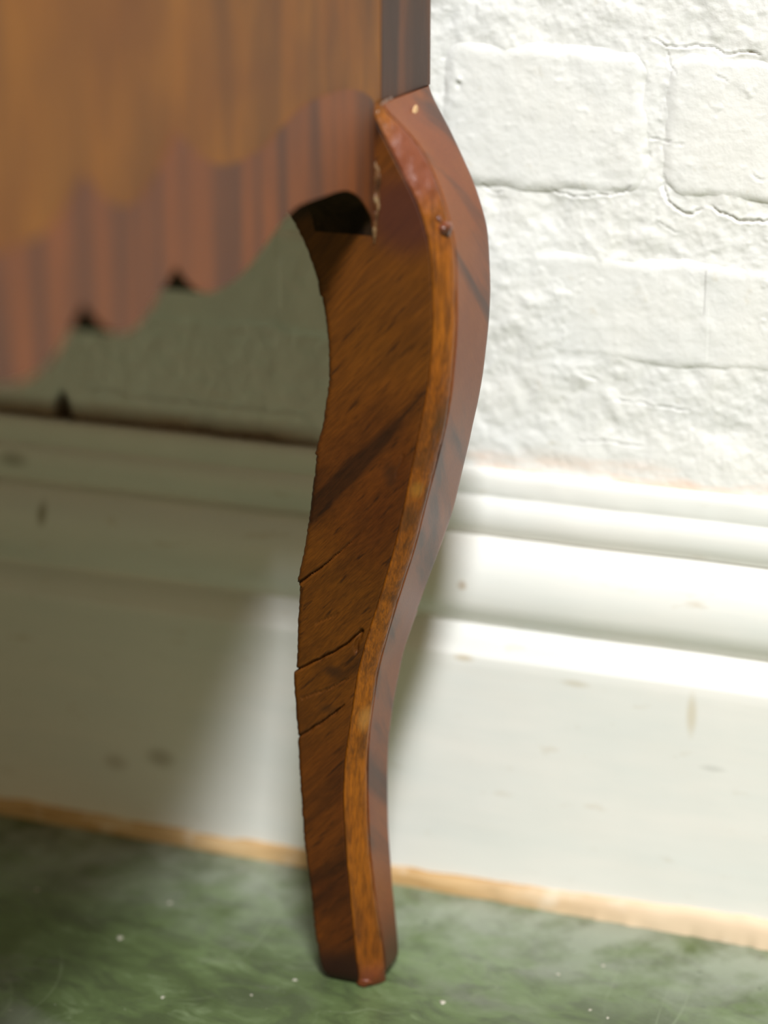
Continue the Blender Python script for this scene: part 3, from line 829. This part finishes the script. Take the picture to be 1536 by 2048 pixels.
    ov['label'] = 'pinkish brown outer veneer face'
    return leg

leg = leg_parts(cab)
leg['label'] = 'rear cabriole leg, dark walnut front face with diagonal cracks'
# flat-ish shading across the sharp turns of the section
def copy_child(o, par):
    c = o.copy(); COL.objects.link(c); c.parent = par
    return c
kids = [c for c in leg.children]
def mirror_leg(mx, my):
    me_cache = {}
    def dupm(o, par):
        c = o.copy(); c.data = o.data.copy(); COL.objects.link(c); c.parent = par
        M4 = Matrix.Identity(4)
        r = Vector(ROOT)
        # vertices are local to ROOT
        if mx: M4 = Matrix.Translation((2 * (-0.31 - r.x), 0, 0)) @ Matrix.Diagonal((-1, 1, 1, 1)) @ M4
        if my: M4 = Matrix.Translation((0, 2 * (YC - r.y), 0)) @ Matrix.Diagonal((1, -1, 1, 1)) @ M4
        c.data.transform(M4)
        if mx != my: c.data.flip_normals()
        return c
    l = dupm(leg, cab)
    if 'label' in l: del l['label']
    for k in kids: dupm(k, l)
mirror_leg(True, False); mirror_leg(False, True); mirror_leg(True, True)

# --- dried glue in the joint between side and leg, and along the top of the knee
def bead(name, pts, r0, mat, parent, seed, seg=8, label=None):
    P = []
    for i in range(len(pts) - 1):
        a, b = Vector(pts[i]), Vector(pts[i + 1])
        n = max(2, int((b - a).length / 0.0006))
        for k in range(n): P.append(a.lerp(b, k / n))
    P.append(Vector(pts[-1]))
    V = []; n = len(P)
    for i, p in enumerate(P):
        d = (P[min(i + 1, n - 1)] - P[max(i - 1, 0)]).normalized()
        u = d.cross(Vector((0, 1, 0))).normalized(); w = d.cross(u)
        s = i / (n - 1)
        r = r0 * (0.55 + 0.9 * (fbm(np.array(p.z + p.y), np.array(p.x), 800, seed, 3) + 0.5)) * min(1, 8 * s + .15, 8 * (1 - s) + .15)
        for j in range(seg):
            a = 2 * math.pi * j / seg
            V.append(p + (u * math.cos(a) + w * math.sin(a)) * float(r))
    F = []
    for i in range(n - 1):
        for j in range(seg):
            j2 = (j + 1) % seg
            F.append((i * seg + j, i * seg + j2, (i + 1) * seg + j2, (i + 1) * seg + j))
    F.append(tuple(range(seg))[::-1]); F.append(tuple((n - 1) * seg + j for j in range(seg)))
    o = mesh_obj(name, [tuple(v) for v in V], F, mat, parent, ROOT, smooth=True)
    if label: o['label'] = label
    return o
for q, (dx, dz, r) in enumerate(((0.0, 0.0, 0.0007), (0.0009, -0.0015, 0.0006))):
    bead('glue_bead', [(0.0002 + dx, -0.1068, 0.2965 + dz), (0.0006 + dx, -0.1069, 0.2920), (0.0001 + dx, -0.1068, 0.2875), (0.0005 + dx * .6, -0.1069, 0.2830),
                       (0.0001 + dx * .3, -0.1068, 0.2780), (-0.0002, -0.1069, 0.2725 + dz)], r,
         M['glue'], leg, 3 + q, label='shiny crust of dried glue in the joint')
bead('glue_bead', [(0.0004, -0.1062, 0.3105), (0.0006, -0.1040, 0.3130), (0.0004, -0.0990, 0.3137), (0.0003, -0.0930, 0.3137)], 0.00055, M['glue'], leg, 13)

def blob(name, c, r, mat, parent, seed, label=None):
    bm = bmesh.new(); bmesh.ops.create_icosphere(bm, subdivisions=3, radius=1)
    V = np.array([tuple(v.co) for v in bm.verts]); bm.verts.index_update()
    F = [[v.index for v in f.verts] for f in bm.faces]; bm.free()
    n = 1 + 0.5 * vnoise(V[:, 0] * .5 + V[:, 1] * .3, V[:, 2] * .6, 3, seed)
    V = V * n[:, None] * np.array(r) + np.array(c)
    o = mesh_obj(name, V, F, mat, parent, ROOT, smooth=True)
    if label: o['label'] = label
    return o
zk = 0.2765
blob('varnish_blob', (float(fXa(zk) + fC(zk)) - 0.0014, float(fYf(zk) + fC(zk)) - 0.0016, zk), (0.0021, 0.0021, 0.0026), M['knot'], leg, 5, 'dark red lump on the edge strip')
blob('varnish_blob', (float(fXa(zk + .0035) + fC(zk)) - 0.0021, float(fYf(zk) + fC(zk)) - 0.0024, zk + 0.0030), (0.0012, 0.0012, 0.0012), M['knot'], leg, 8)
zc = 0.3085
xc = float(fXa(zc) + fC(zc))
ch = blob('bare_fleck', (xc - 0.0001, -0.0845, zc), (0.0004, 0.0022, 0.0018), M['chip'], leg, 6, 'pale bare wood fleck on the knee')
# worn toe under the strip
blob('worn_toe', (float(fXa(0.002)) + 0.0018, float(fYf(0.002)) + 0.0016, 0.0018), (0.0030, 0.0024, 0.0018), M['strip'], leg, 11)
